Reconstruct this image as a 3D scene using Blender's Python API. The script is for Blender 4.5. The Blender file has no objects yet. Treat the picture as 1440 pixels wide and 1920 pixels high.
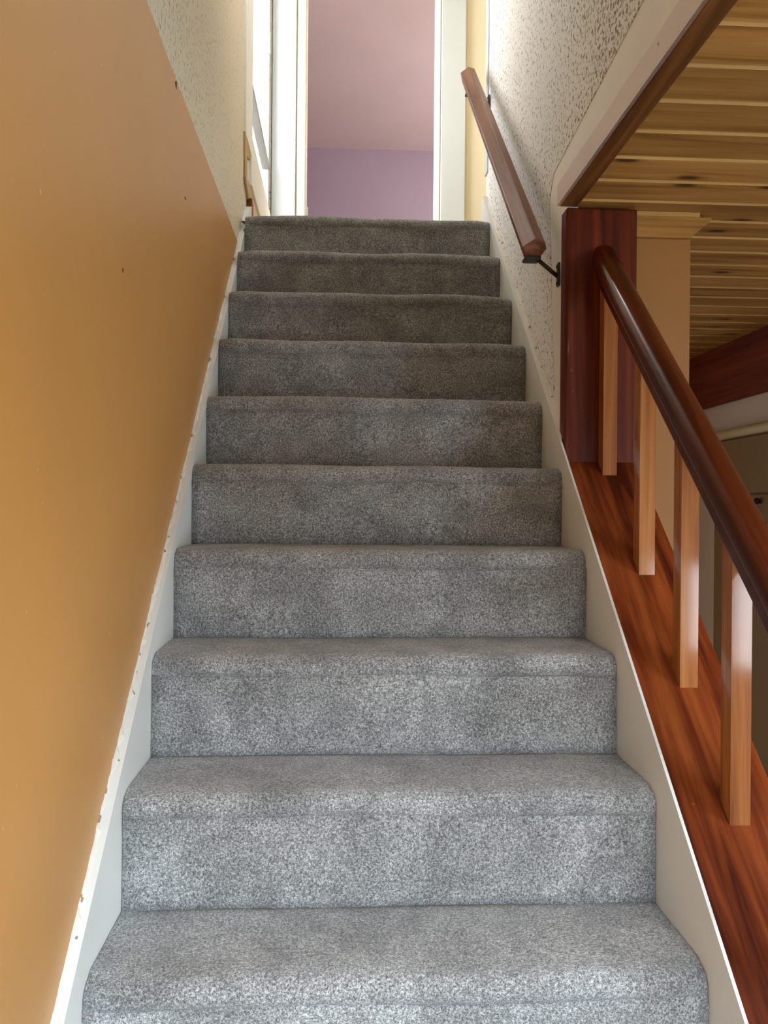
import bpy, bmesh, math, random
from mathutils import Vector, Matrix
from mathutils.geometry import tessellate_polygon

random.seed(7)
S = bpy.context.scene
COL = S.collection

# ------------------------------------------------------------------ camera
EYE = 1.4389
R_ = Vector((0.99853764, -0.05330657, 0.00899988))
F_ = Vector((0.05330873, 0.99857808, 0.0))
U_ = R_.cross(F_).normalized()
cam_d = bpy.data.cameras.new('camera')
cam_d.sensor_fit = 'VERTICAL'
cam_d.sensor_height = 24.0
cam_d.lens = 1560.0 / 1920.0 * 24.0
cam_d.clip_start = 0.02
cam = bpy.data.objects.new('camera', cam_d)
COL.objects.link(cam)
cam.matrix_world = Matrix(((R_.x, U_.x, -F_.x, 0.0), (R_.y, U_.y, -F_.y, 0.0),
                           (R_.z, U_.z, -F_.z, EYE), (0, 0, 0, 1)))
S.camera = cam

# ------------------------------------------------------------------ world, daylight, exposure
W = bpy.data.worlds.new('overcast_sky')
S.world = W
W.use_nodes = True
bg = W.node_tree.nodes['Background']
bg.inputs[0].default_value = (0.86, 0.94, 1.0, 1)
bg.inputs[1].default_value = 0.9

S.view_settings.view_transform = 'Standard'
S.view_settings.look = 'None'
S.view_settings.gamma = 1.0
S.view_settings.use_curve_mapping = False
S.view_settings.exposure = 0.56
S.cycles.use_denoising = True
S.cycles.max_bounces = 7
S.cycles.diffuse_bounces = 5
S.cycles.glossy_bounces = 3
S.cycles.use_adaptive_sampling = True
S.cycles.adaptive_threshold = 0.06


def area_light(name, loc, direction, sx, sy, power, col):
    d = bpy.data.lights.new(name, 'AREA')
    d.shape = 'RECTANGLE'
    d.size, d.size_y = sx, sy
    d.energy = power
    d.color = col
    o = bpy.data.objects.new(name, d)
    COL.objects.link(o)
    o.location = loc
    o.rotation_euler = Vector(direction).to_track_quat('-Z', 'Z').to_euler()
    return o


# daylight entering at the windows, plus an added lamp behind the small glint window
area_light('daylight_lower_back', (0.75, -2.4, 2.70), (-0.14, 1, -0.48), 2.4, 1.05, 225, (0.66, 0.83, 1.0))
area_light('glint_window_light', (1.68, -0.56, 1.03), (-0.2, 1, 0.0), 0.34, 0.40, 6, (0.85, 0.93, 1.0))
area_light('daylight_lower_side', (2.76, 0.14, 1.25), (-1, 0.45, 0.0), 1.0, 1.4, 60, (0.72, 0.86, 1.0))
area_light('daylight_landing', (-1.0, 3.86, 3.75), (1, -0.12, -0.12), 1.5, 1.6, 68, (0.97, 0.98, 1.0))
area_light('daylight_bedroom', (2.62, 6.0, 3.75), (-1, 0, 0), 1.5, 1.3, 74, (1.0, 0.97, 0.95))

# ------------------------------------------------------------------ material helpers


def srgb(r, g, b):
    def f(c):
        c /= 255.0
        return c / 12.92 if c <= 0.04045 else ((c + 0.055) / 1.055) ** 2.4
    return (f(r), f(g), f(b), 1.0)


class NT:
    def __init__(self, name):
        self.m = bpy.data.materials.new(name)
        self.m.use_nodes = True
        self.t = self.m.node_tree
        self.b = self.t.nodes['Principled BSDF']
        self.out = self.t.nodes['Material Output']

    def n(self, typ, **kw):
        nd = self.t.nodes.new(typ)
        for k, v in kw.items():
            if k.startswith('_'):
                setattr(nd, k[1:], v)
            else:
                nd.inputs[k.replace('__', ' ')].default_value = v
        return nd

    def l(self, a, ao, b, bi):
        self.t.links.new(a.outputs[ao], b.inputs[bi])

    def coords(self, scale=(1, 1, 1), rand=True, kind='Object'):
        tc = self.n('ShaderNodeTexCoord')
        mp = self.n('ShaderNodeMapping')
        mp.inputs['Scale'].default_value = scale
        self.l(tc, kind, mp, 'Vector')
        if rand:
            oi = self.n('ShaderNodeObjectInfo')
            mu = self.n('ShaderNodeVectorMath', _operation='SCALE')
            mu.inputs[0].default_value = (37.0, 53.0, 71.0)
            self.l(oi, 'Random', mu, 'Scale')
            self.t.links.new(mu.outputs[0], mp.inputs['Location'])
        return mp

    def noise(self, mp, scale, detail=3.0, rough=0.5, dist=0.0):
        nz = self.n('ShaderNodeTexNoise', Scale=scale, Detail=detail, Roughness=rough, Distortion=dist)
        self.l(mp, 'Vector', nz, 'Vector')
        return nz

    def ramp(self, src, so, stops, interp='LINEAR'):
        r = self.n('ShaderNodeValToRGB')
        r.color_ramp.interpolation = interp
        el = r.color_ramp.elements
        while len(el) < len(stops):
            el.new(0.5)
        for e, (p, c) in zip(el, stops):
            e.position = p
            e.color = c if len(c) == 4 else (*c, 1)
        self.l(src, so, r, 'Fac')
        return r

    def mix(self, fac, a, b, blend='MIX'):
        mx = self.n('ShaderNodeMix', _data_type='RGBA', _blend_type=blend)
        for sock, v in ((0, fac), (6, a), (7, b)):
            if isinstance(v, tuple) and hasattr(v[0], 'outputs'):
                self.t.links.new(v[0].outputs[v[1]], mx.inputs[sock])
            else:
                mx.inputs[sock].default_value = v
        return (mx, 2)

    def col(self, src):
        self.t.links.new(src[0].outputs[src[1]], self.b.inputs['Base Color'])

    def bump(self, src, so, strength, dist=0.002):
        bp = self.n('ShaderNodeBump', Strength=strength, Distance=dist)
        self.l(src, so, bp, 'Height')
        self.l(bp, 'Normal', self.b, 'Normal')
        return bp


G = lambda v: (v, v, v, 1)


def m_paint(name, c, rough=0.55, mottle=0.06, speck=None, bump=0.15, bscale=60, sth=0.75):
    t = NT(name)
    mp = t.coords(rand=False)
    n1 = t.noise(mp, 2.2, 4)
    lo = tuple(x * (1 - mottle) for x in c[:3]) + (1,)
    hi = tuple(min(1, x * (1 + mottle)) for x in c[:3]) + (1,)
    base = t.ramp(n1, 'Fac', [(0.3, lo), (0.7, hi)])
    src = (base, 'Color')
    if speck:
        n2 = t.noise(mp, 55, 2)
        rp = t.ramp(n2, 'Fac', [(sth, G(0)), (sth + 0.03, G(1))])
        src = t.mix((rp, 'Color'), src, speck)
    t.col(src)
    t.b.inputs['Roughness'].default_value = rough
    n3 = t.noise(mp, bscale, 4)
    t.bump(n3, 'Fac', bump, 0.002)
    return t.m


def m_stucco(name, base, spk, dens_axis_from, dens_axis_to, lo=0.59, hi=0.43, bump=0.7):
    """knock-down plaster: raised flat islands with dark pits between them; pits denser toward the room edge"""
    t = NT(name)
    tc = t.n('ShaderNodeTexCoord')
    mp = t.n('ShaderNodeMapping')
    t.l(tc, 'Object', mp, 'Vector')
    n1 = t.noise(mp, 92, 3, 0.55)
    n2 = t.noise(mp, 4.0, 3, 0.6)
    sep = t.n('ShaderNodeSeparateXYZ')
    t.l(tc, 'Object', sep, 'Vector')
    mr = t.n('ShaderNodeMapRange')
    mr.inputs['From Min'].default_value = dens_axis_from
    mr.inputs['From Max'].default_value = dens_axis_to
    t.l(sep, 'Y', mr, 'Value')
    ad = t.n('ShaderNodeMath', _operation='MULTIPLY_ADD')
    t.l(n2, 'Fac', ad, 0)
    ad.inputs[1].default_value = 0.9
    t.l(mr, 'Result', ad, 2)
    th = t.n('ShaderNodeMapRange')
    th.inputs['From Min'].default_value = 0.35
    th.inputs['From Max'].default_value = 1.35
    th.inputs['To Min'].default_value = lo
    th.inputs['To Max'].default_value = hi
    t.l(ad, 'Value', th, 'Value')
    sub = t.n('ShaderNodeMath', _operation='SUBTRACT')
    t.l(n1, 'Fac', sub, 0)
    t.l(th, 'Result', sub, 1)
    rp = t.ramp(sub, 'Value', [(0.0, G(0)), (0.07, G(1))])
    n4 = t.noise(mp, 1.6, 3)
    bs = t.ramp(n4, 'Fac', [(0.3, tuple(x * 0.95 for x in base[:3]) + (1,)), (0.7, base)])
    t.col(t.mix((rp, 'Color'), (bs, 'Color'), spk))
    inv = t.n('ShaderNodeMath', _operation='SUBTRACT')
    inv.inputs[0].default_value = 1.0
    t.l(rp, 'Color', inv, 1)
    nf = t.noise(mp, 260, 2)
    sm = t.n('ShaderNodeMath', _operation='MULTIPLY_ADD')
    t.l(nf, 'Fac', sm, 0)
    sm.inputs[1].default_value = 0.5
    t.l(inv, 'Value', sm, 2)
    t.bump(sm, 'Value', bump, 0.002)
    t.b.inputs['Roughness'].default_value = 0.75
    return t.m


def m_wood(name, c_dark, c_mid, c_light, axis=1, rough=0.35, coat=0.0, coat_rough=0.15, knots=None,
           scuff=None, along=1.6, across=34.0, vary=0.0, spread=(0.30, 0.5, 0.72)):
    t = NT(name)
    sc = [across] * 3
    sc[axis] = along
    mp = t.coords(tuple(sc))
    n1 = t.noise(mp, 1.0, 5, 0.6, 0.6)
    base = t.ramp(n1, 'Fac', [(spread[0], c_dark), (spread[1], c_mid), (spread[2], c_light)])
    src = (base, 'Color')
    sc2 = [4.0] * 3
    sc2[axis] = 0.9
    mp2 = t.coords(tuple(sc2))
    n2 = t.noise(mp2, 1.0, 2)
    sh = t.ramp(n2, 'Fac', [(0.3, G(0.78)), (0.7, G(1.0))])
    src = t.mix(1.0, src, (sh, 'Color'), 'MULTIPLY')
    if vary:
        oi = t.n('ShaderNodeObjectInfo')
        vr = t.ramp(oi, 'Random', [(0.0, G(1 - vary)), (1.0, G(1.0))])
        src = t.mix(1.0, src, (vr, 'Color'), 'MULTIPLY')
    if knots:
        sck = [9.0] * 3
        sck[axis] = 3.6
        mk = t.coords(tuple(sck))
        vo = t.n('ShaderNodeTexVoronoi', Scale=1.0, _voronoi_dimensions='2D')
        t.l(mk, 'Vector', vo, 'Vector')
        sp = t.n('ShaderNodeSeparateColor')
        t.l(vo, 'Color', sp, 'Color')
        keep = t.n('ShaderNodeMath', _operation='GREATER_THAN')
        keep.inputs[1].default_value = 0.35
        t.l(sp, 'Red', keep, 0)
        kr = t.ramp(vo, 'Distance', [(0.0, G(1)), (0.07, G(0.85)), (0.12, G(0.25)), (0.2, G(0))])
        km = t.n('ShaderNodeMath', _operation='MULTIPLY')
        t.l(kr, 'Color', km, 0)
        t.l(keep, 'Value', km, 1)
        src = t.mix((km, 'Value'), src, knots)
    if scuff:
        ms = t.coords((1, 1, 1))
        n5 = t.noise(ms, 42, 4, 0.7)
        sr = t.ramp(n5, 'Fac', [(0.70, G(0)), (0.78, G(0.6))])
        src = t.mix((sr, 'Color'), src, scuff)
    t.col(src)
    t.b.inputs['Roughness'].default_value = rough
    t.b.inputs['Coat Weight'].default_value = coat
    t.b.inputs['Specular IOR Level'].default_value = 0.18
    t.b.inputs['Coat Roughness'].default_value = coat_rough
    t.bump(n1, 'Fac', 0.12, 0.001)
    return t.m


def m_carpet(name):
    t = NT(name)
    mp = t.coords()
    n1 = t.noise(mp, 500, 2, 0.6)
    n2 = t.noise(mp, 240, 2, 0.6)
    mx = t.n('ShaderNodeMath', _operation='MULTIPLY_ADD')
    t.l(n2, 'Fac', mx, 0)
    mx.inputs[1].default_value = 0.45
    mu = t.n('ShaderNodeMath', _operation='MULTIPLY')
    t.l(n1, 'Fac', mu, 0)
    mu.inputs[1].default_value = 0.55
    t.l(mu, 'Value', mx, 2)
    base = t.ramp(mx, 'Value', [(0.36, srgb(84, 84, 83)), (0.46, srgb(134, 133, 131)), (0.54, srgb(174, 172, 168)), (0.64, srgb(222, 220, 216))])
    n3 = t.noise(mp, 9, 4, 0.65, 0.4)
    mot = t.ramp(n3, 'Fac', [(0.36, G(0.64)), (0.62, G(1.0))])
    t.col(t.mix(1.0, (base, 'Color'), (mot, 'Color'), 'MULTIPLY'))
    t.b.inputs['Roughness'].default_value = 1.0
    t.b.inputs['Specular IOR Level'].default_value = 0.1
    t.b.inputs['Sheen Weight'].default_value = 0.25
    t.b.inputs['Sheen Roughness'].default_value = 0.6
    t.bump(mx, 'Value', 0.9, 0.004)
    return t.m


def m_plain(name, c, rough=0.5, metal=0.0):
    t = NT(name)
    mp = t.coords(rand=False)
    n1 = t.noise(mp, 30, 3)
    lo = tuple(x * 0.88 for x in c[:3]) + (1,)
    r = t.ramp(n1, 'Fac', [(0.3, lo), (0.7, c)])
    t.col((r, 'Color'))
    t.b.inputs['Roughness'].default_value = rough
    t.b.inputs['Metallic'].default_value = metal
    return t.m


def m_glass(name):
    t = NT(name)
    tr = t.n('ShaderNodeBsdfTransparent')
    gl = t.n('ShaderNodeBsdfGlossy', Roughness=0.03)
    mx = t.n('ShaderNodeMixShader')
    mx.inputs[0].default_value = 0.06
    t.l(tr, 0, mx, 1)
    t.l(gl, 0, mx, 2)
    t.l(mx, 0, t.out, 'Surface')
    return t.m


M = {}
M['orange'] = m_paint('ochre_orange_paint', srgb(196, 139, 70), 0.42, 0.05, srgb(216, 170, 118), 0.08, 25)
M['plaster'] = m_paint('bare_white_plaster', srgb(222, 214, 200), 0.8, 0.12, srgb(150, 128, 100), 0.6, 160, 0.63)
M['cream'] = m_paint('cream_paint', srgb(240, 236, 224), 0.6, 0.05)
M['white'] = m_paint('white_gloss_paint', srgb(206, 210, 208), 0.4, 0.03, None, 0.08)
M['white_string'] = m_paint('off_white_stringer_paint', srgb(228, 228, 221), 0.45, 0.05, None, 0.1)
M['stucco_r'] = m_stucco('knockdown_stucco_white', srgb(240, 239, 234), srgb(152, 132, 104), 0.9, -0.7)
M['stucco_l'] = m_stucco('knockdown_stucco_cream', srgb(226, 212, 182), srgb(186, 166, 130), 1.2, 0.2, 0.62, 0.56, 0.6)
M['pinkboard'] = m_paint('pinkish_primer', srgb(222, 208, 196), 0.5, 0.07, srgb(150, 130, 112), 0.3)
M['yellow'] = m_paint('pale_yellow_paint', srgb(236, 224, 192), 0.6, 0.04)
M['peach'] = m_paint('peach_paint', srgb(232, 196, 150), 0.6, 0.04)
M['stub'] = m_paint('ochre_cream_paint', srgb(156, 104, 42), 0.6, 0.05)
M['purple'] = m_paint('purple_paint', srgb(160, 142, 156), 0.7, 0.03)
M['mauve'] = m_paint('mauve_ceiling_paint', srgb(206, 184, 182), 0.75, 0.03)
M['pinkgrey'] = m_paint('pinkish_grey_paint', srgb(226, 204, 182), 0.7, 0.04)
M['tan'] = m_paint('raw_plaster_edge', srgb(190, 160, 112), 0.9, 0.1, None, 0.5, 160)
M['pine'] = m_wood('varnished_pine', srgb(144, 96, 42), srgb(196, 142, 72), srgb(214, 166, 96), 0, 0.4, 0.12, 0.3,
                   srgb(70, 40, 18), None, 1.2, 26, 0.22)
M['pine_pale'] = m_wood('pale_pine_tongue', srgb(176, 132, 70), srgb(198, 154, 90), srgb(210, 168, 104), 0, 0.45, 0.1)
M['mahog'] = m_wood('mahogany_varnish_upright', srgb(56, 15, 3), srgb(96, 34, 8), srgb(134, 58, 18), 2, 0.5, 0.15, 0.08, None, srgb(170, 110, 80), 1.4, 26)
M['mahog_y'] = m_wood('mahogany_varnish_long', srgb(70, 22, 8), srgb(122, 52, 20), srgb(160, 82, 36), 1, 0.45, 0.3, 0.14, None, srgb(190, 130, 90), 1.4, 22, spread=(0.36, 0.5, 0.66))
M['rail'] = m_wood('dark_mahogany_rail', srgb(50, 16, 8), srgb(86, 34, 16), srgb(120, 54, 26), 1, 0.3, 0.5, 0.16, None, None, 1.4, 26)
M['baluster'] = m_wood('worn_varnished_baluster', srgb(126, 64, 24), srgb(172, 104, 48), srgb(200, 136, 72), 2, 0.6, 0.7, 0.09, None, srgb(214, 160, 120), 1.6, 40, 0.2)
M['oak'] = m_wood('brown_oak_rail', srgb(96, 56, 36), srgb(134, 86, 60), srgb(160, 110, 82), 1, 0.42, 0.2, 0.3, None, None, 1.6, 40)
M['brown'] = m_wood('brown_stained_trim', srgb(84, 48, 20), srgb(124, 78, 36), srgb(150, 100, 52), 1, 0.5, 0.1, 0.3, srgb(60, 32, 14), None, 1.4, 30)
M['beam'] = m_wood('dark_red_brown_beam', srgb(100, 36, 12), srgb(128, 50, 18), srgb(142, 60, 24), 1, 0.6, 0.0)
M['cabinet'] = m_paint('olive_brown_paint', srgb(140, 104, 52), 0.6, 0.05)
M['cabtop'] = m_paint('cream_rounded_trim', srgb(214, 186, 140), 0.5, 0.05)
M['carpet'] = m_carpet('grey_speckled_carpet')
M['iron'] = m_plain('dark_iron', srgb(70, 66, 58), 0.45, 0.8)
M['darkknob'] = m_plain('dark_knob', srgb(46, 28, 18), 0.4)
M['glass'] = m_glass('clear_glass')
M['floor'] = m_paint('brown_floor', srgb(120, 92, 66), 0.7, 0.08)
M['dim'] = m_paint('brown_wall_paint', srgb(128, 96, 62), 0.7, 0.05)
M['greywood'] = m_paint('grey_latch_and_shade', srgb(150, 148, 142), 0.7, 0.06)
M['ground'] = m_paint('garden_ground', srgb(96, 96, 78), 0.9, 0.1)
M['dentbrown'] = m_plain('bare_brown_dent', srgb(110, 62, 34), 0.9)

# ------------------------------------------------------------------ mesh helpers
WLOC = {}


def tag(o, label=None, cat=None, group=None, kind=None):
    if label:
        o['label'] = label
    if cat:
        o['category'] = cat
    if group:
        o['group'] = group
    if kind:
        o['kind'] = kind
    return o


def empty(name, loc):
    o = bpy.data.objects.new(name, None)
    COL.objects.link(o)
    o.location = loc
    o.empty_display_size = 0.1
    WLOC[o] = Vector(loc)
    return o


def link_mesh(name, me, center, parent=None, rot=None):
    o = bpy.data.objects.new(name, me)
    COL.objects.link(o)
    WLOC[o] = Vector(center)
    if parent is not None:
        o.parent = parent
        o.location = Vector(center) - WLOC[parent]
    else:
        o.location = center
    if rot:
        o.rotation_euler = rot
    return o


def from_bm(name, bm, mat, parent=None, smooth=False, recenter=True, center=None, rot=None):
    bmesh.ops.recalc_face_normals(bm, faces=bm.faces[:])
    me = bpy.data.meshes.new(name)
    if recenter:
        mn = Vector((min(v.co.x for v in bm.verts), min(v.co.y for v in bm.verts), min(v.co.z for v in bm.verts)))
        mx = Vector((max(v.co.x for v in bm.verts), max(v.co.y for v in bm.verts), max(v.co.z for v in bm.verts)))
        center = (mn + mx) / 2
        for v in bm.verts:
            v.co -= center
    bm.to_mesh(me)
    bm.free()
    for m in (mat if isinstance(mat, (list, tuple)) else [mat]):
        me.materials.append(m)
    if smooth:
        for p in me.polygons:
            p.use_smooth = True
    return link_mesh(name, me, center, parent, rot)


def add_box(bm, x0, x1, y0, y1, z0, z1):
    vs = [bm.verts.new((x, y, z)) for x in (x0, x1) for y in (y0, y1) for z in (z0, z1)]
    for f in ((0, 1, 3, 2), (4, 6, 7, 5), (0, 4, 5, 1), (2, 3, 7, 6), (0, 2, 6, 4), (1, 5, 7, 3)):
        bm.faces.new([vs[i] for i in f])


def box(name, x0, x1, y0, y1, z0, z1, mat, parent=None, bevel=0.0, seg=2):
    bm = bmesh.new()
    add_box(bm, x0, x1, y0, y1, z0, z1)
    if bevel:
        bmesh.ops.bevel(bm, geom=bm.edges[:], offset=bevel, segments=seg, affect='EDGES', profile=0.5)
    return from_bm(name, bm, mat, parent)


def boxes(name, lst, mat, parent=None):
    bm = bmesh.new()
    for b in lst:
        add_box(bm, *b)
    return from_bm(name, bm, mat, parent)


def prism(name, pts, a0, a1, mat, parent=None, axis='X', bevel=0.0, smooth=False, rot=None, center=None):
    """pts: polygon in the two remaining axes (Y,Z for X; X,Z for Y; X,Y for Z), extruded a0..a1"""
    bm = bmesh.new()

    def P(p, a):
        if axis == 'X':
            return (a, p[0], p[1])
        if axis == 'Y':
            return (p[0], a, p[1])
        return (p[0], p[1], a)
    A = [bm.verts.new(P(p, a0)) for p in pts]
    B = [bm.verts.new(P(p, a1)) for p in pts]
    n = len(pts)
    if n > 6:
        for tri in tessellate_polygon([[Vector((p[0], p[1], 0)) for p in pts]]):
            bm.faces.new([A[q] for q in tri])
            bm.faces.new([B[q] for q in tri[::-1]])
    else:
        bm.faces.new(A)
        bm.faces.new(B[::-1])
    for i in range(n):
        bm.faces.new((A[i], B[i], B[(i + 1) % n], A[(i + 1) % n]))
    if bevel:
        bmesh.ops.bevel(bm, geom=[e for e in bm.edges if e.calc_face_angle(0) > 0.6], offset=bevel, segments=2, affect='EDGES')
    return from_bm(name, bm, mat, parent, smooth, recenter=(center is None), center=center, rot=rot)


def cyl(name, p0, p1, r0, r1, mat, parent=None, seg=16, smooth=True):
    bm = bmesh.new()
    p0, p1 = Vector(p0), Vector(p1)
    d = (p1 - p0)
    q = d.to_track_quat('Z', 'Y').to_matrix().to_4x4()
    bmesh.ops.create_cone(bm, cap_ends=True, segments=seg, radius1=r0, radius2=r1, depth=d.length,
                          matrix=Matrix.Translation((p0 + p1) / 2) @ q)
    return from_bm(name, bm, mat, parent, smooth)


def jag(pts_fn, y0, y1, step, amp, seed, chip=0.12, chip_amp=0.006):
    """ragged line along Y"""
    rr = random.Random(seed)
    out = []
    y = y0
    off = 0.0
    while y < y1:
        off = off * 0.6 + rr.uniform(-amp, amp)
        c = rr.uniform(0.4, 1) * chip_amp if rr.random() < chip else 0.0
        out.append((y, pts_fn(y) + off + c))
        y += step * rr.uniform(0.5, 1.5)
    out.append((y1, pts_fn(y1)))
    return out


# ------------------------------------------------------------------ dimensions
XL, XR = -0.3547, 0.5453            # stringer faces = carpet edges
XLW, XRW = -0.376, 0.563            # wall faces
GO, RI = 0.2072, 0.1943
NSTEP = 13                          # from the floor up
YR0, = (0.5731,)                    # first riser
yr = lambda i: YR0 + GO * i         # riser i (0..12)
zt = lambda i: RI * (i + 1)         # tread i top
LAND = zt(12)                       # landing level 2.526
zL = lambda y: 0.765 + 0.868 * (y - 1.11)
zR = lambda y: 0.934 + 0.893 * (y - 1.321)
CEIL = 2.205
TOP = 4.73
YB = -0.42

# ------------------------------------------------------------------ setting: lower room
tag(box('floor', -0.55, 2.7, YB - 0.1, 4.35, -0.1, 0.0, M['floor']), 'plain brown floor of the lower room below the stairs', 'floor', kind='structure')

tag(box('ground', -6, 8, -9, YB - 0.13, -0.2, -0.06, M['ground']), 'grey-green ground outside behind the stairs foot', 'ground', kind='structure')

# left wall with the landing window opening
WY0, WY1, WZ0, WZ1 = 3.37, 4.37, 2.94, 4.30
wl = boxes('wall_left', [
    (XLW - 0.14, XLW, YB, WY0, 0.0, TOP),
    (XLW - 0.14, XLW, WY0, WY1, 0.0, WZ0),
    (XLW - 0.14, XLW, WY0, WY1, WZ1, TOP),
    (XLW - 0.14, XLW, WY1, 4.40, 0.0, TOP)], M['plaster'])
tag(wl, 'long left wall of the stairwell, orange below and cream stucco above', 'wall', kind='structure')
# orange painted lower sheet with ragged edges
OT = 2.396
low = jag(lambda y: zL(y) + 0.004, 0.45, 2.985, 0.009, 0.0045, 3, 0.14, 0.010)
top = jag(lambda y: OT, -0.41, 2.99, 0.05, 0.0012, 5, 0.05, -0.006)
poly = [(-0.41, 0.0), (0.45, 0.0)] + low + top[::-1]
tag(prism('orange_paint_layer', poly, XLW - 0.003, XLW + 0.005, M['orange'], wl), 'ochre orange painted lower wall with a chipped edge')
tag(prism('stucco_layer', [(-0.41, OT + 0.003), (2.99, OT + 0.003), (3.09, zL(3.09) + 0.01), (3.15, 2.66), (3.155, 2.85), (3.155, TOP - 0.01), (-0.41, TOP - 0.01)],
          XLW - 0.003, XLW + 0.003, M['stucco_l'], wl), 'cream textured plaster upper wall')
prism('broken_plaster_edge', [(3.14, 2.86), (3.34, 2.90), (3.33, 2.83), (3.215, 2.80), (3.225, 2.715), (3.44, 2.75), (3.44, 2.66), (3.30, 2.655), (3.165, 2.70), (3.15, 2.78)],
      XLW - 0.003, XLW + 0.010, M['tan'], wl)
box('peach_paint_layer', XLW - 0.003, XLW + 0.002, 3.46, 4.385, LAND, 2.75, M['peach'], wl)
# small nicks in the orange wall

# small dents in the orange wall
for (y, z, w, h) in ((1.987, 2.175, 0.013, 0.004), (1.433, 1.844, 0.005, 0.006), (1.868, 2.381, 0.012, 0.014)):
    prism('dent', [(y - w, z), (y - w * 0.3, z + h * 0.6), (y + w, z + h), (y + w * 0.4, z - h * 0.5)], XLW + 0.0035, XLW + 0.0057, M['dentbrown'], wl)
box_b = box('baseboard_left', XLW - 0.002, XLW + 0.022, 3.285, 3.345, LAND, 2.665, M['brown'], None, 0.002)
tag(box_b, 'short brown wood baseboard end at the top left of the stairs', 'baseboard', kind='structure')

# back wall with window (behind the camera)
BX0, BX1, BZ0, BZ1 = -0.34, 1.42, 0.04, 1.92
NX0, NX1, NZ0, NZ1 = 1.49, 1.84, 0.80, 1.26
tag(boxes('wall_back', [(-0.52, BX0, YB - 0.12, YB, 0, TOP), (BX1, NX0, YB - 0.12, YB, 0, TOP), (NX1, 2.7, YB - 0.12, YB, 0, TOP),
                        (NX0, NX1, YB - 0.12, YB, 0, NZ0), (NX0, NX1, YB - 0.12, YB, NZ1, TOP),
                        (BX0, BX1, YB - 0.12, YB, 0, BZ0), (BX0, BX1, YB - 0.12, YB, BZ1, TOP)], M['dim']),
    'brown wall behind the foot of the stairs holding the glazed doors', 'wall', kind='structure')


def window_frame(name, axis, a0, a1, z0, z1, p0, p1, mat, label, cols=2):
    """a window unit: outer frame, muntins and panes; axis is the direction it runs along"""
    mid = (a0 + a1) / 2
    w = empty(name, (mid, (p0 + p1) / 2, z0) if axis == 'X' else ((p0 + p1) / 2, mid, z0))
    tag(w, label, 'window', kind='structure')

    def bx(nm, u0, u1, q0, q1, v0, v1, m, bev=0.003):
        if axis == 'X':
            return box(nm, u0, u1, q0, q1, v0, v1, m, w, bev)
        return box(nm, q0, q1, u0, u1, v0, v1, m, w, bev)
    t = 0.045
    bx('frame_rail', a0, a1, p0, p1, z0, z0 + t, mat)
    bx('frame_rail', a0, a1, p0, p1, z1 - t, z1, mat)
    bx('frame_stile', a0, a0 + t, p0, p1, z0 + t, z1 - t, mat)
    bx('frame_stile', a1 - t, a1, p0, p1, z0 + t, z1 - t, mat)
    pc = (p0 + p1) / 2
    for i in range(cols):
        u0 = a0 + t + (a1 - a0 - 2 * t) * i / cols
        u1 = a0 + t + (a1 - a0 - 2 * t) * (i + 1) / cols
        bx('pane', u0, u1, pc - 0.002, pc + 0.002, z0 + t, z1 - t, M['glass'], 0)
        if i:
            bx('mullion', u0 - 0.015, u0 + 0.015, p0 + 0.005, p1 - 0.005, z0 + t, z1 - t, mat)
    return w


window_frame('glint_window', 'X', NX0, NX1, NZ0, NZ1, YB - 0.115, YB - 0.075, M['white'], 'small white framed window added beside the glazed doors for a baluster glint', 1)  # unseen window added to put the white glint on the baluster
window_frame('window_2', 'X', BX0, BX1, BZ0, BZ1, YB - 0.10, YB - 0.04, M['white'], 'wide white framed glazed doors in the wall behind the stairs foot')

# right hand side of the lower room
SY0, SY1, SZ0, SZ1 = -0.36, 0.64, 0.55, 1.95
tag(boxes('wall_right_room', [(2.6, 2.7, YB, SY0, 0, CEIL + 0.2), (2.6, 2.7, SY1, 3.0, 0, CEIL + 0.2), (2.6, 2.7, SY0, SY1, 0, SZ0), (2.6, 2.7, SY0, SY1, SZ1, CEIL + 0.2)], M['dim']), 'brown side wall of the lower room', 'wall', kind='structure')
window_frame('window_4', 'Y', SY0, SY1, SZ0, SZ1, 2.62, 2.68, M['white'], 'white framed window in the side wall of the lower room')
tag(box('wall_far_end', 0.89, 1.75, 4.15, 4.25, 0, CEIL, M['pinkgrey']),
    'pinkish grey end wall of the lower room beyond the banister', 'wall', kind='structure')
tag(box('wall_far_side', 1.75, 2.7, 3.0, 4.25, 0, CEIL, M['pinkgrey']),
    'pinkish grey side wall of the lower room behind the brown cabinet', 'wall', kind='structure')
tag(box('trim_3', 1.715, 1.7495, 3.0, 4.15, 1.945, CEIL, M['beam'], None, 0.003),
    'dark red-brown beam under the pine ceiling at the far wall', 'beam', kind='structure')

# partition behind the newel post
ps = box('wall_partition', 0.590, 0.889, 2.082, 3.22, 0.0, CEIL, M['stub'])
tag(ps, 'ochre cream wall beside the newel post under the pine ceiling', 'wall', kind='structure')
prism('crown_moulding', [(0.737, CEIL - 0.012), (0.938, CEIL - 0.012), (0.930, CEIL - 0.024), (0.893, CEIL - 0.055), (0.884, CEIL - 0.064), (0.737, CEIL - 0.064)], 2.066, 2.0835, M['pine'], ps, 'Y')
box('pale_fillet', 0.737, 0.905, 2.062, 2.072, CEIL - 0.012, CEIL - 0.001, M['pine_pale'], ps)

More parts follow.
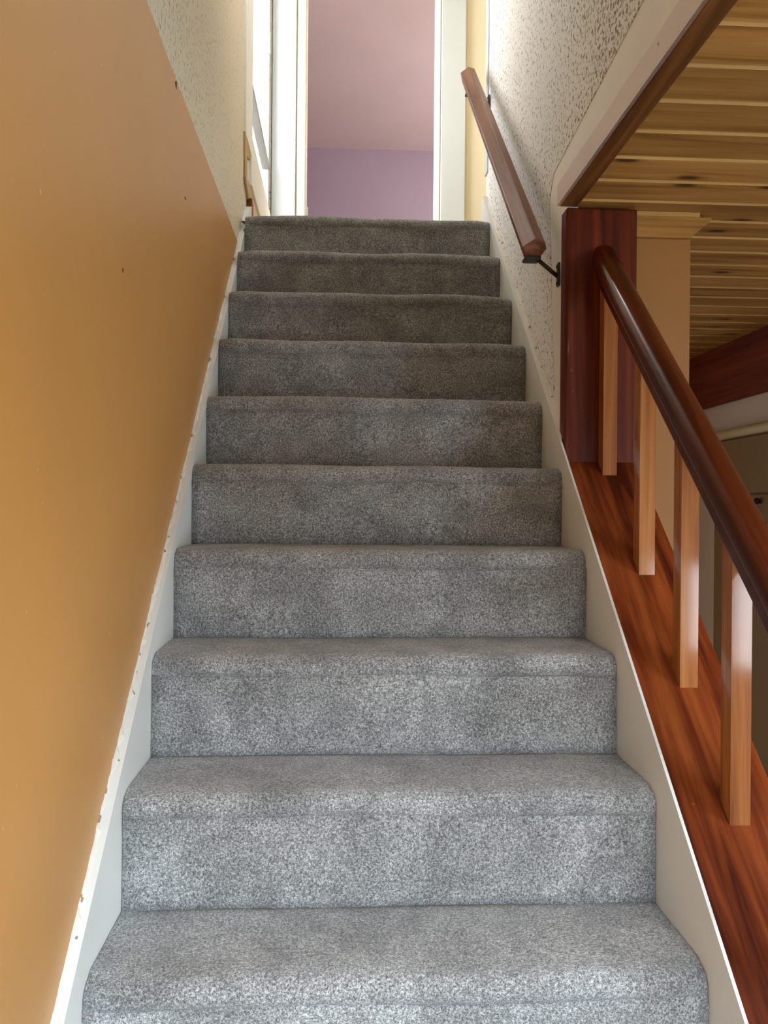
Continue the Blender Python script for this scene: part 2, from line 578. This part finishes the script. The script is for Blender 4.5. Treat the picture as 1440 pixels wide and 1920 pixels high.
# pine ceiling, one board at a time
cg = box('ceiling', 0.575, 2.7, YB - 0.1, 4.25, CEIL + 0.018, CEIL + 0.20, M['pine'])
tag(cg, 'knotty pine boarded ceiling over the lower room', 'ceiling', kind='structure')
PITCH = 0.1229
nb0 = int((1.268 - YB) / PITCH)
nb1 = int((4.15 - 1.268) / PITCH) + 1
bm = bmesh.new()
x0, x1 = 0.578 - 2.0, 2.60 - 2.0
prof = [(0.0, 0.018), (0.0, 0.004), (0.004, 0.0), (0.109, 0.0), (0.1120, 0.0045), (0.1229, 0.0045), (0.1229, 0.018)]
A = [bm.verts.new((x0, y, z)) for y, z in prof]
B = [bm.verts.new((x1, y, z)) for y, z in prof]
for i in range(len(prof)):
    j = (i + 1) % len(prof)
    f = bm.faces.new((A[i], A[j], B[j], B[i]))
    f.material_index = 1 if i in (0, 1, 3, 4) else 0
bm.faces.new(A)
bm.faces.new(B[::-1])
bmesh.ops.recalc_face_normals(bm, faces=bm.faces[:])
board_me = bpy.data.meshes.new('ceiling_board')
bm.to_mesh(board_me)
bm.free()
board_me.materials.append(M['pine'])
board_me.materials.append(M['pine_pale'])
for k in range(-nb0, nb1):
    link_mesh('ceiling_board', board_me, (2.0, 1.268 + PITCH * k, CEIL), cg)

# ------------------------------------------------------------------ right stairwell wall
wr = prism('wall_right', [(-0.42, CEIL + 0.022), (2.05, CEIL + 0.022), (2.05, 0.0), (3.245, 0.0), (3.245, TOP), (-0.42, TOP)],
           XRW, XRW + 0.025, M['cream'])
tag(wr, 'right stairwell wall of white stucco with a smooth plastered margin', 'wall', kind='structure')
low = jag(lambda y: zR(y) + 0.058, 2.165, 3.17, 0.02, 0.003, 11, 0.1, 0.008)
up = [(2.235, 2.29), (2.19, 2.345), (1.5, 2.41), (-0.41, 2.47), (-0.41, TOP - 0.01), (3.175, TOP - 0.01)]
sl = prism('stucco_layer', low + up[::-1], XRW - 0.0015, XRW + 0.001, M['stucco_r'], wr)
tag(sl, 'white textured plaster with brown pits')
edge = [(y, z) for y, z in jag(lambda y: 2.268 - 0.003 * y, -0.41, 2.06, 0.05, 0.0015, 17, 0.08, 0.005)]
prism('pink_edge_board', [(-0.41, CEIL + 0.0045)] + edge + [(2.06, CEIL + 0.0045)], 0.5375, XRW + 0.001, M['pinkboard'], wr)
box('corner_bead', XRW - 0.006, XRW + 0.001, 3.195, 3.245, 2.76, TOP - 0.01, M['white'], wr, 0.002)
tag(box('trim_1', 0.537, 0.580, -0.41, 2.03, CEIL - 0.008, CEIL + 0.004, M['brown'], None, 0.002),
    'brown stained wood edging under the stairwell wall beside the pine ceiling', 'trim', kind='structure')

# ------------------------------------------------------------------ upper floor shell
tag(boxes('floor_landing', [(-0.50, 2.0, 3.11, 4.52, LAND - 0.2, LAND - 0.012), (-1.5, 2.6, 4.52, 7.65, LAND - 0.2, LAND - 0.012)], M['floor']),
    'landing and bedroom floor at the head of the stairs', 'floor', kind='structure')
tag(box('ceiling_upper', -0.6, 2.1, YB - 0.1, 4.52, TOP, TOP + 0.1, M['cream']), 'cream ceiling high over the stairwell and landing', 'ceiling', kind='structure')
tag(box('wall_landing_right', 1.9, 2.0, 3.2, 4.4, LAND, TOP, M['yellow']), 'yellow side wall of the landing', 'wall', kind='structure')
tag(box('wall_landing_near', 0.588, 2.0, 3.20, 3.245, LAND, TOP, M['yellow']), 'yellow wall behind the right stairwell wall', 'wall', kind='structure')
DX0, DX1, DZ1 = -0.205, 0.500, LAND + 2.0
wd = boxes('wall_door', [(-0.55, DX0, 4.40, 4.52, LAND - 0.01, TOP), (DX1, 2.0, 4.40, 4.52, LAND - 0.01, TOP), (DX0, DX1, 4.40, 4.52, DZ1, TOP)], M['yellow'])
tag(wd, 'pale yellow landing wall around the bedroom doorway', 'wall', kind='structure')
# doorway
dr = empty('door_1', (0.15, 4.40, LAND))
tag(dr, 'open white doorway at the top of the stairs into the purple room', 'doorway', kind='structure')
box('casing', -0.372, -0.247, 4.376, 4.401, LAND - 0.01, DZ1 + 0.13, M['white'], dr, 0.004)
box('casing', 0.517, 0.648, 4.376, 4.401, LAND - 0.01, DZ1 + 0.13, M['white'], dr, 0.004)
box('casing', -0.247, 0.517, 4.376, 4.401, DZ1 + 0.01, DZ1 + 0.13, M['white'], dr, 0.004)
box('jamb', -0.243, DX0 + 0.004, 4.388, 4.53, LAND - 0.01, DZ1, M['cream'], dr, 0.003)
box('jamb', DX1 - 0.004, 0.513, 4.388, 4.53, LAND - 0.01, DZ1, M['cream'], dr, 0.003)
box('door_stop', DX0 + 0.003, DX0 + 0.014, 4.44, 4.475, LAND - 0.01, DZ1, M['cream'], dr, 0.002)
box('strike_plate', DX0 + 0.013, DX0 + 0.022, 4.445, 4.465, 2.99, 3.06, M['white'], dr, 0.002)
# purple room
tag(boxes('wall_bedroom', [(-1.5, 2.5, 7.55, 7.65, LAND, TOP), (-1.5, -1.4, 4.52, 7.55, LAND, TOP),
                           (2.4, 2.5, 4.52, 5.2, LAND, TOP), (2.4, 2.5, 6.8, 7.55, LAND, TOP),
                           (2.4, 2.5, 5.2, 6.8, LAND, 3.05), (2.4, 2.5, 5.2, 6.8, 4.45, TOP),
                           (-1.5, -0.55, 4.42, 4.52, LAND, TOP), (2.0, 2.5, 4.42, 4.52, LAND, TOP)], M['purple']),
    'purple painted walls of the room seen through the doorway', 'wall', kind='structure')
tag(box('ceiling_bedroom', -1.5, 2.5, 4.525, 7.65, TOP, TOP + 0.1, M['mauve']), 'pale mauve ceiling of the purple room', 'ceiling', kind='structure')
window_frame('window_3', 'Y', 5.2, 6.8, 3.05, 4.45, 2.42, 2.48, M['white'], 'white window in the side wall of the purple room')

# landing window in the left wall, nearly flush with the wall
w1 = window_frame('window_1', 'Y', WY0, WY1, WZ0, WZ1, XLW - 0.05, XLW - 0.006, M['white'], 'bright white landing window left of the doorway', 1)
box('transom_bar', XLW - 0.04, XLW - 0.001, WY0 + 0.03, WY1 - 0.03, 3.205, 3.222, M['greywood'], w1, 0.002)  # bar coloured grey to stand for the shadow line across the window
box('casing', XLW - 0.004, XLW + 0.012, 3.165, 3.375, 2.86, TOP - 0.02, M['cream'], w1, 0.004)
box('casing', XLW - 0.004, XLW + 0.012, 3.375, 4.374, 2.75, 2.945, M['cream'], w1, 0.004)
box('latch', XLW - 0.02, XLW + 0.004, 4.266, 4.274, 3.77, 3.88, M['greywood'], w1, 0.002)

# ------------------------------------------------------------------ staircase
st = empty('staircase', (0.095, 0.57, 0.0))
tag(st, 'straight flight of stairs in grey speckled carpet between white stringers', 'staircase')


def carpet_tread(i):
    z = zt(i)
    y_f = yr(i)
    y_b = yr(i + 1) + 0.004 if i < NSTEP - 1 else 4.40
    ov, rad = 0.016, 0.024
    prof = []
    nb = 7
    ys = y_f - ov + rad
    for a in range(nb + 1):
        t_ = a / nb
        y = y_b + (ys + 0.018 - y_b) * t_
        prof.append((y, z - 0.002 * t_, 0.3))
    prof.append((ys + 0.008, z - 0.0028, 0.6))
    for a in range(9):
        th = math.radians(90 + 22.5 * a)
        prof.append((ys + rad * math.cos(th), z - 0.004 - rad + rad * math.sin(th) * (1.0 if a < 5 else 0.95), 1.0))
    prof.append((y_f + 0.002, z - 0.004 - 2 * rad + 0.001, 0.3))
    nx = 64
    rr = random.Random(100 + i)
    ph = [rr.uniform(0, 6.28) for _ in range(8)]
    am = [rr.uniform(0.0006, 0.0016) for _ in range(4)]
    bm = bmesh.new()
    rows = []
    for k in range(nx + 1):
        u = k / nx
        # denser columns at both ends for the rounded corners
        u = 0.5 - 0.5 * math.cos(math.pi * u) if k < 3 or k > nx - 3 else u
        x = XL + 0.0008 + (XR - XL - 0.0016) * u
        wz = sum(am[q] * math.sin(ph[q] + u * (3 + 4.3 * q)) for q in range(4))
        wy = sum(am[q] * math.sin(ph[q + 4] + u * (2.5 + 3.9 * q)) for q in range(4))
        d = min(x - XL, XR - x)
        e = max(0.0, 1 - d / 0.018) ** 2 * 0.010
        rows.append([bm.verts.new((x, y + w * (wy * 1.1 + e) + rr.uniform(-.0006, .0006), zz + w * (wz - e * 0.5) + rr.uniform(-.0006, .0006))) for (y, zz, w) in prof])
    for a in range(nx):
        for b in range(len(prof) - 1):
            bm.faces.new((rows[a][b], rows[a + 1][b], rows[a + 1][b + 1], rows[a][b + 1]))
    o = from_bm('tread', bm, M['carpet'], st, True)
    s = o.modifiers.new('thickness', 'SOLIDIFY')
    s.thickness = 0.010
    s.offset = -1
    return o


def carpet_riser(i, parent):
    z1 = zt(i) - 0.049
    z0 = zt(i - 1) - 0.002 if i > 0 else 0.0
    y = yr(i)
    rr = random.Random(300 + i)
    ph = [rr.uniform(0, 6.28) for _ in range(6)]
    bm = bmesh.new()
    nx, nz = 40, 8
    rows = []
    for a in range(nx + 1):
        u = a / nx
        x = XL + 0.001 + (XR - XL - 0.002) * u
        r = []
        for b in range(nz + 1):
            v = b / nz
            w = 0.0011 * (math.sin(ph[0] + 5 * u + 2 * v) + math.sin(ph[1] + 9 * u - 3 * v) + math.sin(ph[2] + 14 * u + 4 * v))
            r.append(bm.verts.new((x, y + w + 0.004 * (1 - v) ** 4 * 0, z0 + (z1 + 0.008 - z0) * v)))
        rows.append(r)
    for a in range(nx):
        for b in range(nz):
            bm.faces.new((rows[a][b], rows[a + 1][b], rows[a + 1][b + 1], rows[a][b + 1]))
    o = from_bm('riser', bm, M['carpet'], parent, True)
    s = o.modifiers.new('thickness', 'SOLIDIFY')
    s.thickness = 0.008
    s.offset = -1
    return o


for i in range(NSTEP):
    t_ = carpet_tread(i)
    carpet_riser(i, t_)

# stringers
ys0, ys1 = 0.42, 3.215
sl_ = prism('stringer', [(ys0, 0.0), (ys0, zL(ys0)), (ys1, zL(ys1)), (ys1 + 0.09, zL(ys1) + 0.05), (ys1 + 0.09, LAND - 0.3), (1.2, 0.0)], XLW + 0.0005, XL, M['white_string'], st, bevel=0.003)
tag(sl_, 'white painted left stringer with a chipped top edge')
zS = lambda y: zR(y) + 0.042
sr_ = prism('stringer', [(ys0, 0.0), (ys0, zS(ys0)), (2.05, zS(2.05)), (3.17, zS(3.17)), (3.20, zS(3.17) + 0.04), (3.235, zS(3.17) + 0.04), (3.235, LAND - 0.3), (1.2, 0.0)], XR, XR + 0.005, M['white_string'], st)
prism('stringer_backing', [(2.055, 1.3), (2.055, zS(2.055) - 0.001), (3.17, zS(3.17) - 0.001), (3.20, zS(3.17) + 0.039), (3.235, zS(3.17) + 0.039), (3.235, LAND - 0.3)], XR + 0.0045, XRW - 0.0005, M['white_string'], st)
tag(sr_, 'off-white painted right stringer')
# ragged filler bead along the left stringer top
bm = bmesh.new()
rr = random.Random(5)
prev = None
y = 0.5
while y < 3.15:
    w = rr.uniform(0.003, 0.014)
    h = rr.uniform(0.004, 0.011)
    z = zL(y)
    ring = [bm.verts.new((XLW + 0.0008, y, z - 0.002)), bm.verts.new((XLW + 0.0008, y, z + h)), bm.verts.new((XLW + w * 0.7, y, z + h * 0.6)), bm.verts.new((XLW + w + 0.003, y, z - 0.002))]
    if prev:
        for q in range(4):
            bm.faces.new((prev[q], prev[(q + 1) % 4], ring[(q + 1) % 4], ring[q]))
    prev = ring
    y += rr.uniform(0.006, 0.018)
fb = from_bm('filler_bead', bm, M['plaster'], st)
tag(fb, 'crumbling white filler along the orange wall')
# worn filler line over the right stringer beyond the post
bm = bmesh.new()
prev = None
y = 2.09
while y < 3.2:
    w = rr.uniform(0.002, 0.006)
    h = rr.uniform(0.004, 0.016)
    z = zS(y)
    ring = [bm.verts.new((XRW - 0.0005, y, z - 0.002)), bm.verts.new((XRW - 0.0005, y, z + h)), bm.verts.new((XRW - w, y, z + h * 0.5)), bm.verts.new((XRW - w - 0.003, y, z - 0.002))]
    if prev:
        for q in range(4):
            bm.faces.new((prev[q], prev[(q + 1) % 4], ring[(q + 1) % 4], ring[q]))
    prev = ring
    y += rr.uniform(0.008, 0.02)
from_bm('filler_bead', bm, M['plaster'], st)
# closed side of the flight toward the room
tag(prism('wall_understairs', [(0.42, 0.0), (0.42, zR(0.42) - 0.05), (2.078, zR(2.078) - 0.05), (2.078, 0.0)], 0.566, 0.72, M['stub']),
    'ochre boxed-in wall under the banister on the room side', 'wall', kind='structure')

# ------------------------------------------------------------------ banister: cap, newel post, handrail, balusters
SLOPE = math.atan(0.893)
bn = empty('banister', (0.65, 1.3, 0.5))
tag(bn, 'reddish brown varnished banister with square balusters right of the stairs', 'banister')


def sloped(name, prof, y0, y1, zfun, mat, xc, closed=True, bevel=0.0, slope=SLOPE, smooth=False, cut0=None, cut1=None):
    """sweep prof (x, up) along the stair slope between y0 and y1 with plumb ends; local Y runs along the piece"""
    ym = (y0 + y1) / 2
    c = Vector((xc, ym, zfun(ym)))
    L = (y1 - y0) / math.cos(slope) / 2
    tn = math.tan(slope)
    bm = bmesh.new()
    # plumb cut: at local height h shift along Y by +h*tan(slope)
    nseg = 1
    rings = []
    for s in (-1, 1):
        rings.append([bm.verts.new((px, s * L + (ph * tn), ph)) for px, ph in prof])
    n = len(prof)
    for q in range(n):
        bm.faces.new((rings[0][q], rings[0][(q + 1) % n], rings[1][(q + 1) % n], rings[1][q]))
    bm.faces.new(rings[0])
    bm.faces.new(rings[1][::-1])
    if bevel:
        bmesh.ops.bevel(bm, geom=[e for e in bm.edges if e.calc_face_angle(0) > 0.6], offset=bevel, segments=2, affect='EDGES')
    o = from_bm(name, bm, mat, bn, smooth, recenter=False, center=c, rot=(slope, 0, 0))
    return o


cap = sloped('base_rail', [(-0.0985, 0.0), (0.0855, 0.0), (0.0855, -0.034), (-0.0985, -0.034)], 0.36, 2.082, zR, M['mahog_y'], 0.649, bevel=0.003)
newel = box('newel_post', 0.5535, 0.733, 2.03, 2.0815, 1.545, CEIL - 0.008, M['mahog'], bn, 0.006, 3)

HR = lambda y: 1.382 + 0.893 * (y - 1.321)      # underside of the handrail
prof = [(-0.020, 0.0), (0.020, 0.0), (0.021, 0.018), (0.0185, 0.021), (0.0185, 0.024)]
right = [(0.027, 0.028), (0.0295, 0.034), (0.0295, 0.046), (0.027, 0.055), (0.021, 0.062), (0.012, 0.066), (0.0, 0.0675)]
prof = prof + right + [(-x, h) for x, h in right[:-1][::-1]] + [(-0.0185, 0.024), (-0.0185, 0.021), (-0.021, 0.018)]
hr = sloped('handrail', prof, 0.36, 2.031, HR, M['rail'], 0.650, smooth=False)
for p in hr.data.polygons:
    p.use_smooth = True
md = hr.modifiers.new('wn', 'EDGE_SPLIT')
md.split_angle = math.radians(40)

bx0, bx1 = 0.6385, 0.6725
for yf in (2.003, 1.742, 1.524, 1.321, 1.115, 0.905, 0.695, 0.485):
    dpt = 0.036
    if yf > 2.0:
        yf, dpt = 1.992, 0.036
    z0a, z0b = zR(yf) - 0.004, zR(yf + dpt) - 0.004
    z1a, z1b = HR(yf) + 0.006, HR(yf + dpt) + 0.006
    prism('baluster', [(yf, z0a), (yf + dpt, z0b), (yf + dpt, z1b), (yf, z1a)], bx0, bx1, M['baluster'], bn, bevel=0.002)
box('lower_newel', 0.60, 0.70, 0.27, 0.37, 0.0, 0.72, M['mahog'], bn, 0.005)

# ------------------------------------------------------------------ wall handrail
wh = empty('wall_handrail', (XRW, 2.1, 2.0))
tag(wh, 'brown faceted wooden handrail fixed to the white stucco wall', 'handrail')
WS = math.atan2(3.162 - 2.107, 3.251 - 2.092)
y0, y1 = 2.092, 3.245
p0, p1 = Vector((0.489, y0, 2.110)), Vector((0.489, y1, 2.110 + (y1 - y0) * math.tan(WS)))
L = (p1 - p0).length / 2
hexp = [(-0.031, 0.006), (-0.002, 0.028), (0.022, 0.022), (0.031, 0.002), (0.016, -0.025), (-0.022, -0.027)]
bm = bmesh.new()
ra = [bm.verts.new((x, -L, z)) for x, z in hexp]
rb = [bm.verts.new((x, L, z)) for x, z in hexp]
for q in range(6):
    bm.faces.new((ra[q], ra[(q + 1) % 6], rb[(q + 1) % 6], rb[q]))
bm.faces.new(ra)
bm.faces.new(rb[::-1])
bmesh.ops.bevel(bm, geom=bm.edges[:], offset=0.002, segments=1, affect='EDGES')
from_bm('rail', bm, M['oak'], wh, recenter=False, center=(p0 + p1) / 2, rot=(WS, 0, 0))


def bracket(y, zr):
    b = box('bracket', XRW - 0.010, XRW - 0.0045, y - 0.010, y + 0.010, zr - 0.106, zr - 0.045, M['iron'], wh, 0.002)
    cyl('arm', (XRW - 0.006, y, zr - 0.082), (0.497, y + 0.004, zr - 0.032), 0.0055, 0.0055, M['iron'], b, 10)
    box('saddle', 0.468, 0.508, y - 0.012, y + 0.03, zr - 0.040, zr - 0.031, M['iron'], b, 0.002)
    for zz in (zr - 0.055, zr - 0.098):
        cyl('screw', (XRW - 0.0125, y, zz), (XRW - 0.008, y, zz), 0.0045, 0.0045, M['iron'], b, 8)


zrail = lambda y: p0.z + (y - p0.y) * math.tan(WS)
bracket(2.112, zrail(2.112))
bracket(3.16, zrail(3.16))

# ------------------------------------------------------------------ cabinet in the far room
cb = empty('cabinet', (1.74, 3.4, 0.0))
tag(cb, 'olive brown tall cabinet with a cream rounded top edge at the far wall', 'cabinet')
box('body', 1.730, 1.7495, 3.0, 3.745, 0.0, 1.775, M['cabinet'], cb, 0.003)
box('upper_panel', 1.716, 1.731, 3.0, 3.73, 1.532, 1.770, M['cabinet'], cb, 0.003)
d1 = box('door', 1.716, 1.731, 3.0, 3.396 - 0.0, 0.06, 1.524, M['cabinet'], cb, 0.003)
d2 = box('door', 1.716, 1.731, 3.402, 3.73, 0.06, 1.524, M['cabinet'], cb, 0.003)
bm = bmesh.new()
bmesh.ops.create_uvsphere(bm, u_segments=14, v_segments=10, radius=0.014, matrix=Matrix.Translation((1.702, 3.315, 1.497)))
from_bm('knob', bm, M['darkknob'], d1, True)
cyl('top_moulding', (1.712, 3.0, 1.797), (1.712, 3.86, 1.797), 0.021, 0.021, M['cabtop'], cb, 20)

# ------------------------------------------------------------------ unseen ceiling lamp, added as warm fill for the lower treads
LX, LY = 0.86, 0.30
lp = empty('fill_ceiling_lamp', (LX, LY, CEIL))
tag(lp, 'added round fill lamp, unseen, on the pine ceiling near the stairs foot', 'lamp')
cyl('base', (LX, LY, CEIL - 0.025), (LX, LY, CEIL), 0.21, 0.215, M['white'], lp, 48)
t = NT('fill_lamp_diffuser')
t.b.inputs['Base Color'].default_value = (0.9, 0.87, 0.8, 1)
t.b.inputs['Emission Color'].default_value = (1.0, 0.84, 0.62, 1)
t.b.inputs['Emission Strength'].default_value = 10.0
cyl('diffuser', (LX, LY, CEIL - 0.045), (LX, LY, CEIL - 0.024), 0.19, 0.20, t.m, lp, 48)

# unseen pendant globe, added as fill for the right stairwell wall
UX, UY, UZ = -0.10, 2.75, 3.95
lu = empty('fill_pendant_lamp', (UX, UY, TOP))
tag(lu, 'added white globe fill lamp, unseen, hanging high in the stairwell', 'lamp')
cyl('ceiling_rose', (UX, UY, TOP - 0.03), (UX, UY, TOP), 0.035, 0.055, M['white'], lu, 24)
cyl('cord', (UX, UY, UZ + 0.12), (UX, UY, TOP - 0.02), 0.004, 0.004, M['white'], lu, 8)
cyl('socket', (UX, UY, UZ + 0.09), (UX, UY, UZ + 0.15), 0.03, 0.02, M['white'], lu, 20)
t = NT('fill_pendant_globe')
t.b.inputs['Base Color'].default_value = (0.9, 0.9, 0.88, 1)
t.b.inputs['Emission Color'].default_value = (0.90, 0.95, 1.0, 1)
t.b.inputs['Emission Strength'].default_value = 27.0
bm = bmesh.new()
bmesh.ops.create_uvsphere(bm, u_segments=24, v_segments=16, radius=0.10, matrix=Matrix.Translation((UX, UY, UZ)))
from_bm('globe', bm, t.m, lu, True)
